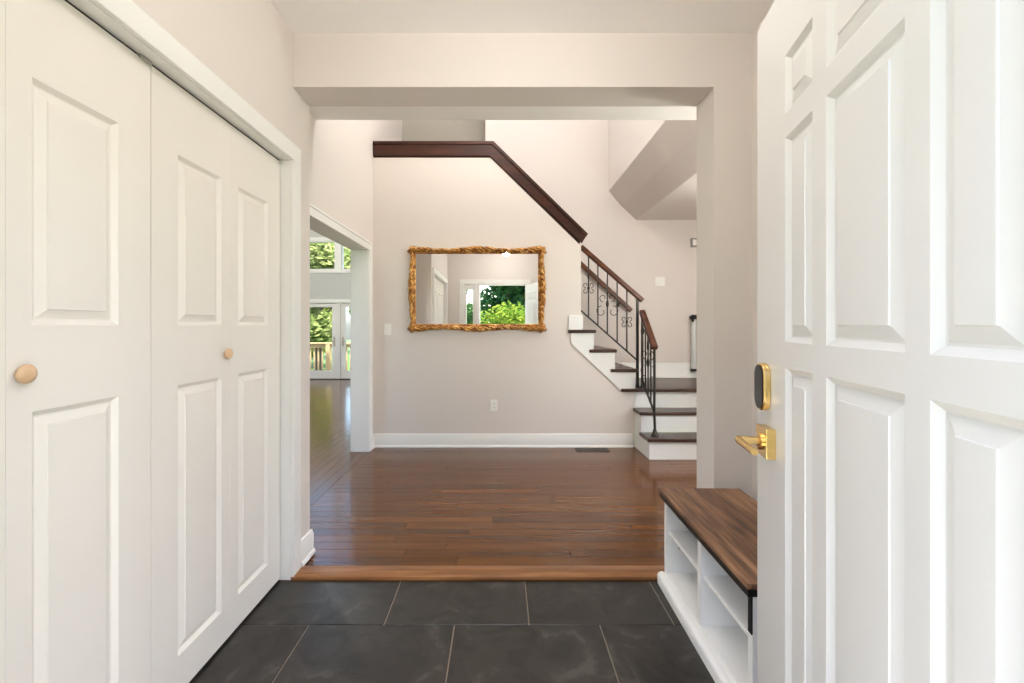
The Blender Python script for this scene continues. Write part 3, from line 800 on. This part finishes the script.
reg = thing('floor_register', (.92, 4.385, WF), 'dark metal floor register by the mirror wall baseboard', 'floor vent')
MB().box(-.165, .165, -.06, -.048, 0, .004).box(-.165, .165, .048, .06, 0, .004).box(-.165, -.150, -.048, .048, 0, .004).box(.150, .165, -.048, .048, 0, .004).build('frame', 'iron', reg, local=True)
sm = MB().box(-.004, .004, -.048, .048, 0, .003).mesh('slat', 'iron')
for k in range(15):
    o = bpy.data.objects.new('slat', sm); COL.objects.link(o); o.parent = reg; o.location = (-.14+k*.02, 0, 0)
MB().box(-.150, .150, -.048, .048, .0002, .0008).build('backing', 'slot_dark', reg, local=True)

gate = thing('safety_gate', (2.36, YS-.075, .70), 'rolled-up mesh stair gate with black end caps on the landing wall', 'stair gate')
MB().lathe([(.030, .03), (.030, .63)], 20).build('mesh_roll', 'gate_mesh', gate, local=True, smooth=40)
MB().lathe([(.0, 0), (.026, 0), (.034, .008), (.034, .03), (.0, .03)], 20).box(-.02, .02, .02, .074, .005, .025).build('bottom_cap', 'black_metal', gate, local=True, smooth=40)
tc = MB().lathe([(.0, .63), (.036, .63), (.036, .67), (.028, .685), (.0, .685)], 20).box(-.022, .022, .02, .074, .635, .675).build('top_cap', 'black_metal', gate, local=True, smooth=40)
MB().tube([(-.025, -.03, .60), (-.03, -.035, .63)], [.012, .015], 10).build('latch_knob', 'black_metal', gate, local=True, smooth=40)
MB().box(.037, .047, -.008, .012, .0, .67).build('pull_bar', 'black_metal', gate, local=True)

ch = thing('door_chime', (2.385, YS, 2.22), 'small grey chime box high on the stair wall', 'chime')
MB().box(-.035, .035, -.04, -.0005, 0, .11).build('case', 'chime_grey', ch, local=True, bevel=.005)
MB().box(-.025, .025, -.042, -.0405, .02, .09).build('cover', 'plate_white', ch, local=True)

# ------------------------------------------------------------------ ceiling lamps (domes of lit opal glass; all but the foyer one added)
def globe_lamp(loc, drop, r, watts, label, key):
    """opal globe on a rod, hung drop metres under the ceiling"""
    t = thing('ceiling_lamp', loc, label, 'ceiling lamp')
    lamp_mat('opal_'+key, watts, 4*PI*r*r)
    MB().lathe([(.0, -.001), (.065, -.001), (.065, -.014), (.05, -.022), (.0, -.022)], 28).build('canopy', 'lamp_metal', t, local=True, smooth=40)
    MB().tube([(0, 0, -.022), (0, 0, -drop)], .007, 10).build('rod', 'lamp_metal', t, local=True, smooth=40)
    MB().lathe([(.0, -drop+.012), (r*.28, -drop+.012), (r*.32, -drop-.012), (.0, -drop-.012)], 24).build('collar', 'lamp_metal', t, local=True, smooth=40)
    pr = [(max(.002, r*math.sin(PI*a/16)), -drop-r+r*math.cos(PI*a/16)) for a in range(2, 17)]
    MB().lathe(pr, 32).build('globe', 'opal_'+key, t, local=True, smooth=70)
globe_lamp((.11, 1.15, H1), .07, .072, LAMP_FOYER, 'lit opal globe lamp on the foyer ceiling, glinting in the mirror', 'foyer')
globe_lamp((.0, 3.45, ZC), 1.5, .25, FILL_HALL, 'opal globe pendant added out of view to light the stair hall', 'hall')  # unseen fill lamp added for the tall hall
globe_lamp((-4.0, 6.5, ZL), 2.0, .22, FILL_LIVING, 'opal globe pendant added out of view to brighten the living room', 'living')  # unseen fill lamp added for the living room
globe_lamp((2.15, 3.9, 2.559), .05, .08, FILL_LANDING, 'opal globe lamp added out of view under the soffit to light the stairs', 'landing')  # unseen fill lamp added for the stair side

fl = thing('fill_floor_lamp', (2.15, 2.75, WF), 'opal globe fill lamp added unseen behind the pier to light the low hall ceiling', 'floor lamp')  # unseen fill lamp added to lift the header underside and low ceiling
lamp_mat('opal_floor', FILL_FLOOR, 4*PI*.15**2)
MB().lathe([(.0, 0), (.15, 0), (.15, .015), (.03, .03), (.0, .03)], 28).build('base', 'lamp_metal', fl, local=True, smooth=40)
MB().tube([(0, 0, .03), (0, 0, 1.5)], .011, 12).build('pole', 'lamp_metal', fl, local=True, smooth=40)
MB().lathe([(.0, 1.48), (.045, 1.48), (.055, 1.52), (.0, 1.52)], 20).build('collar', 'lamp_metal', fl, local=True, smooth=40)
MB().lathe([(max(.002, .15*math.sin(PI*a/16)), 1.65-.15*math.cos(PI*a/16)) for a in range(2, 17)], 32).build('globe', 'opal_floor', fl, local=True, smooth=70)

# ------------------------------------------------------------------ glazed doors and windows of the living room
for i, (a, b) in enumerate(doors3):
    where = ('just beside the cased opening edge', 'left of the pair in view', 'farthest left by the side wall, unseen repeat added for daylight')[i]
    d = thing('door_%d' % (4+i), ((a+b)/2, YW+.05, WF), 'white glazed deck door, ' + where, 'glazed door', kind='structure')
    z1 = 1.775; g = .11
    MB().box(a, a+g, YW+.03, YW+.07, .03, z1).box(b-g, b, YW+.03, YW+.07, .03, z1).box(a+g, b-g, YW+.03, YW+.07, .03, .215).box(a+g, b-g, YW+.03, YW+.07, 1.69, z1).build('leaf_frame', 'trim_white', d)
    MB().box(a+g, b-g, YW+.047, YW+.053, .215, 1.69).build('pane', 'window_glass', d)
    hx = a+.055 if i == 0 else b-.055
    MB().box(hx-.018, hx+.018, YW+.022, YW+.0295, .78, 1.0).tube([(hx, YW+.022, .9), (hx, YW-.02, .9), (hx+(.09 if i == 0 else -.09), YW-.02, .9)], .009, 8).build('handle', 'lamp_metal', d)
    wn = thing('window_%d' % (1+i), ((a+b)/2, YW+.05, 2.55), 'white framed transom window above the deck door, ' + where, 'window', kind='structure')
    MB().box(a+.03, a+.05, YW+.02, YW+.1, 2.55, 3.22).box(b-.05, b-.03, YW+.02, YW+.1, 2.55, 3.22).box(a+.05, b-.05, YW+.02, YW+.1, 2.55, 2.575).box(a+.05, b-.05, YW+.02, YW+.1, 3.195, 3.22).build('frame', 'trim_white', wn)
    MB().box(a+.05, b-.05, YW+.057, YW+.063, 2.575, 3.195).build('pane', 'window_glass', wn)
for i, (a, b) in enumerate(doors3):  # upper windows added out of view so sky glares on the floor
    wn = thing('window_%d' % (7+i), ((a+b)/2, YW+.05, 3.5), 'tall upper window added unseen high in the living room wall, ' + ('rightmost', 'middle', 'leftmost')[i], 'window', kind='structure')
    MB().box(a+.03, a+.06, YW+.02, YW+.1, 3.5, 5.3).box(b-.06, b-.03, YW+.02, YW+.1, 3.5, 5.3).box(a+.06, b-.06, YW+.02, YW+.1, 3.5, 3.53).box(a+.06, b-.06, YW+.02, YW+.1, 5.27, 5.3).build('frame', 'trim_white', wn)
    MB().box(a+.06, b-.06, YW+.057, YW+.063, 3.53, 5.27).build('pane', 'window_glass', wn)
t5 = thing('trim_5', (-4.17, YW, 0), 'white frames and casings around the deck doors and transoms', 'trim', kind='structure')
m = MB()
for x in (-5.44, -4.64, -3.79, -2.94): m.box(x+.001, x+(.039 if x in (-5.44, -2.94) else .089), YW, YW+.12, 0, 1.80)
m.box(-5.44, -2.90, YW+.001, YW+.12, 1.776, 1.80)
m.build('door_frame', 'trim_white', t5)
MB().box(-5.40, -2.94, YW-.02, YW+.13, WF, .029).build('sill', 'slot_dark', t5)
MB().box(-5.53, -5.43, YW-.018, YW, 0, 1.79).box(-2.91, -2.81, YW-.018, YW, 0, 1.79).box(-5.53, -2.81, YW-.018, YW, 1.79, 1.87).build('casing', 'trim_white', t5)
MB().box(-5.47, -2.87, YW-.03, YW, 2.48, 2.55).box(-5.47, -2.87, YW-.018, YW, 3.22, 3.3).box(-4.67, -4.52, YW-.018, YW, 2.55, 3.22).box(-3.82, -3.67, YW-.018, YW, 2.55, 3.22).build('transom_trim', 'trim_white', t5)
wn = thing('window_10', (-3.55, 2.34, .5), 'wide front window added unseen to light the living room', 'window', kind='structure')  # unseen window added for daylight on the opening's jamb and head
MB().box(-4.9, -4.85, 2.3, YB, .5, 2.4).box(-2.25, -2.2, 2.3, YB, .5, 2.4).box(-4.85, -2.25, 2.3, YB, .5, .55).box(-4.85, -2.25, 2.3, YB, 2.35, 2.4).box(-3.58, -3.52, 2.31, 2.37, .55, 2.35).build('frame', 'trim_white', wn)
MB().box(-4.85, -3.58, 2.337, 2.343, .55, 2.35).box(-3.52, -2.25, 2.337, 2.343, .55, 2.35).build('pane', 'window_glass', wn)
for i, (a, b) in enumerate(((3.6, 5.6), (6.8, 8.8))):  # unseen side windows added to let in daylight
    wn = thing('window_%d' % (4+i), (-6.55, (a+b)/2, .5), 'tall side window added unseen to light the living room, ' + ('nearer the foyer' if i == 0 else 'nearer the deck'), 'window', kind='structure')
    m = MB().box(-6.6, -6.5, a, a+.05, .5, 2.5).box(-6.6, -6.5, b-.05, b, .5, 2.5).box(-6.6, -6.5, a+.05, b-.05, .5, .55).box(-6.6, -6.5, a+.05, b-.05, 2.45, 2.5).box(-6.57, -6.53, (a+b)/2-.025, (a+b)/2+.025, .55, 2.45)
    m.build('frame', 'trim_white', wn); MB().box(-6.553, -6.547, a+.05, b-.05, .55, 2.45).build('pane', 'window_glass', wn)

# ------------------------------------------------------------------ outside
struct(MB().box(-60, 60, -60, 60, -1.2, -.65), 'floor_garden', 'lawn', 'green lawn around the house', 'lawn')
struct(MB().box(-1.9, 1.7, -1.8, .12, -.65, -.03), 'floor_porch', 'porch_stone', 'stone porch outside the front entrance', 'porch')
deck = thing('floor_deck', (-4.2, 11.4, -.3), 'wooden deck outside the glazed doors', 'deck', kind='structure')
MB().box(-7, -1.5, 10.34, 12.6, -.35, -.24).build('frame', 'deck_wood', deck)
pm = MB().box(-2.75, 2.75, -.066, .066, 0, .03).mesh('deck_board', 'deck_wood')
for k in range(16):
    o = bpy.data.objects.new('deck_board', pm); COL.objects.link(o); o.parent = deck; o.location = (-.05, 10.41+k*.14-11.4, .06)
YD = 12.5
dr = thing('deck_railing', (-4.2, YD, -.21), 'pale wooden deck railing with square balusters', 'railing')
MB().box(-7, -1.6, YD-.06, YD+.06, .74, .78).build('top_rail', 'deck_wood', dr, bevel=.004)
MB().box(-7, -1.6, YD-.02, YD+.02, .64, .73).build('upper_rail', 'deck_wood', dr)
MB().box(-7, -1.6, YD-.02, YD+.02, -.12, -.04).build('lower_rail', 'deck_wood', dr)
bm_ = MB().box(-.018, .018, -.018, .018, 0, .78).mesh('baluster', 'deck_wood')
x = -6.9
while x < -1.7:
    o = bpy.data.objects.new('baluster', bm_); COL.objects.link(o); o.parent = dr; o.location = (x+4.2, .04, .07); x += .115
pm_ = MB().box(-.05, .05, -.05, .05, 0, .95).mesh('post', 'deck_wood')
for x in (-6.6, -4.87, -3.2, -1.75):
    o = bpy.data.objects.new('post', pm_); COL.objects.link(o); o.parent = dr; o.location = (x+4.2, -.03, 0)

def foliage(centers, n, size, name, m, parent, seed):
    rnd = random.Random(seed); mb = MB()
    for _ in range(n):
        c, r = centers[rnd.randrange(len(centers))]
        while True:
            v = Vector((rnd.uniform(-1,1), rnd.uniform(-1,1), rnd.uniform(-1,1)))
            if .15 < v.length < 1: break
        p = Vector(c) + Vector((v.x*r[0], v.y*r[1], v.z*r[2]))
        a = Vector((rnd.gauss(0,1), rnd.gauss(0,1), rnd.gauss(0,.6))).normalized(); b = a.orthogonal().normalized()
        s = size*rnd.uniform(.7, 1.4); k = len(mb.v)
        mb.v += [tuple(p-a*s), tuple(p+b*s*.45), tuple(p+a*s), tuple(p-b*s*.45)]; mb.f.append((k, k+1, k+2, k+3))
    return mb.build(name, m, parent, recalc=False, local=True)
def tree(x, y, h, rad, m, label, seed, n=5000, leaf=.11, low=.15):
    rnd = random.Random(seed); t = thing('tree', (x, y, -.65), label, 'tree')
    pts = [(0, 0, 0), (rnd.uniform(-.1,.1), rnd.uniform(-.1,.1), h*.3), (rnd.uniform(-.2,.2), rnd.uniform(-.2,.2), h*.6), (rnd.uniform(-.3,.3), 0, h*.9)]
    mb = MB().tube(pts, [.16, .13, .08, .02], 8)
    for k in range(7):
        a = rnd.uniform(0, 2*PI); z = h*rnd.uniform(.3, .75); e = rad*rnd.uniform(.5, .85)
        mb.tube([(0, 0, z), (e*.5*math.cos(a), e*.5*math.sin(a), z+.35), (e*math.cos(a), e*math.sin(a), z+.8)], [.05, .035, .012], 6)
    mb.build('trunk', 'bark', t, local=True, smooth=60)
    cen = []
    for k in range(12):
        a = rnd.uniform(0, 2*PI); e = rad*rnd.uniform(.1, .75); z = h*rnd.uniform(low, .95); q = rad*rnd.uniform(.35, .6)
        cen.append(((e*math.cos(a), e*math.sin(a), z), (q, q, q*.8)))
    tag(foliage(cen, n, leaf, 'foliage', m, t, seed+1), kind='stuff')
    return t
back = [(-6.5, 15.8, 5.5, 1.55, 'leaf_green', 'mid-green tree behind the deck railing, in the left deck door'),
        (-10.6, 15.8, 5.2, 1.5, 'leaf_yellow', 'yellow-green tree behind the deck, left of the doors'),
        (-2.4, 16.0, 5.2, 1.5, 'leaf_green', 'green tree behind the deck, right of the doors'),
        (-8.7, 19.9, 6.3, 1.7, 'leaf_yellow', 'tall yellow-green tree behind the left deck door'),
        (-4.3, 19.9, 6.3, 1.7, 'leaf_yellow', 'tall yellow-green tree behind the right deck door'),
        (-11.0, 24.6, 7.4, 2.0, 'leaf_green', 'round green tree at the back of the garden, left side'),
        (-5.9, 24.6, 7.4, 2.0, 'leaf_green', 'broad green tree at the back of the garden, middle'),
        (-8.5, 29.8, 9.0, 2.2, 'leaf_dark', 'dark green tree farthest back in the garden')]
for i, (x, y, h, r, m, lb) in enumerate(back): tree(x, y, h, r, m, lb, 100+i*7, n=13000, leaf=.125, low=.08)
front = [(-5.4, -10, 7, 1.9, 'leaf_dark', 'dark tree in the front garden, left in the mirror'),
         (.3, -11, 8, 2.3, 'leaf_dark', 'dark tree in the front garden behind the bright shrubs'),
         (6.0, -10, 7, 1.9, 'leaf_dark', 'dark tree in the front garden, right in the mirror'),
         (-3.2, -17, 9, 2.6, 'leaf_dark', 'tall dark tree at the far left of the front garden'),
         (4.0, -17, 9, 2.6, 'leaf_green', 'tall green tree at the far right of the front garden')]
for i, (x, y, h, r, m, lb) in enumerate(front): tree(x, y, h, r, m, lb, 300+i*7, n=17000, leaf=.15, low=.06)
def shrub(x, y, h, rad, m, label, seed):
    t = thing('shrub', (x, y, -.65), label, 'shrub'); rnd = random.Random(seed); mb = MB(); cen = []
    for k in range(9):
        a = rnd.uniform(0, 2*PI); e = rad*rnd.uniform(.2, .7); z = h*rnd.uniform(.3, .8)
        mb.tube([(0, 0, 0), (e*.4*math.cos(a), e*.4*math.sin(a), z*.6), (e*math.cos(a), e*math.sin(a), z)], [.02, .014, .006], 5)
        cen.append(((e*math.cos(a), e*math.sin(a), z), (rad*.5, rad*.5, h*.24)))
    cen += [((0, 0, h*.7), (rad*.6, rad*.6, h*.28)), ((-rad*.5, .2, h*.6), (rad*.5, rad*.5, h*.28)), ((rad*.5, .2, h*.6), (rad*.5, rad*.5, h*.28))]
    mb.build('stems', 'bark', t, local=True); tag(foliage(cen, 6000, .075, 'foliage', m, t, seed+1), kind='stuff')
shrub(-2.5, -5.4, 2.3, 1.0, 'leaf_lime', 'lime green shrub in the front garden, left in the mirror', 501)
shrub(.15, -5.6, 2.75, 1.15, 'leaf_lime', 'tallest lime green shrub in the front garden', 502)
shrub(2.7, -5.3, 2.4, 1.0, 'leaf_lime', 'lime green shrub in the front garden, right in the mirror', 503)
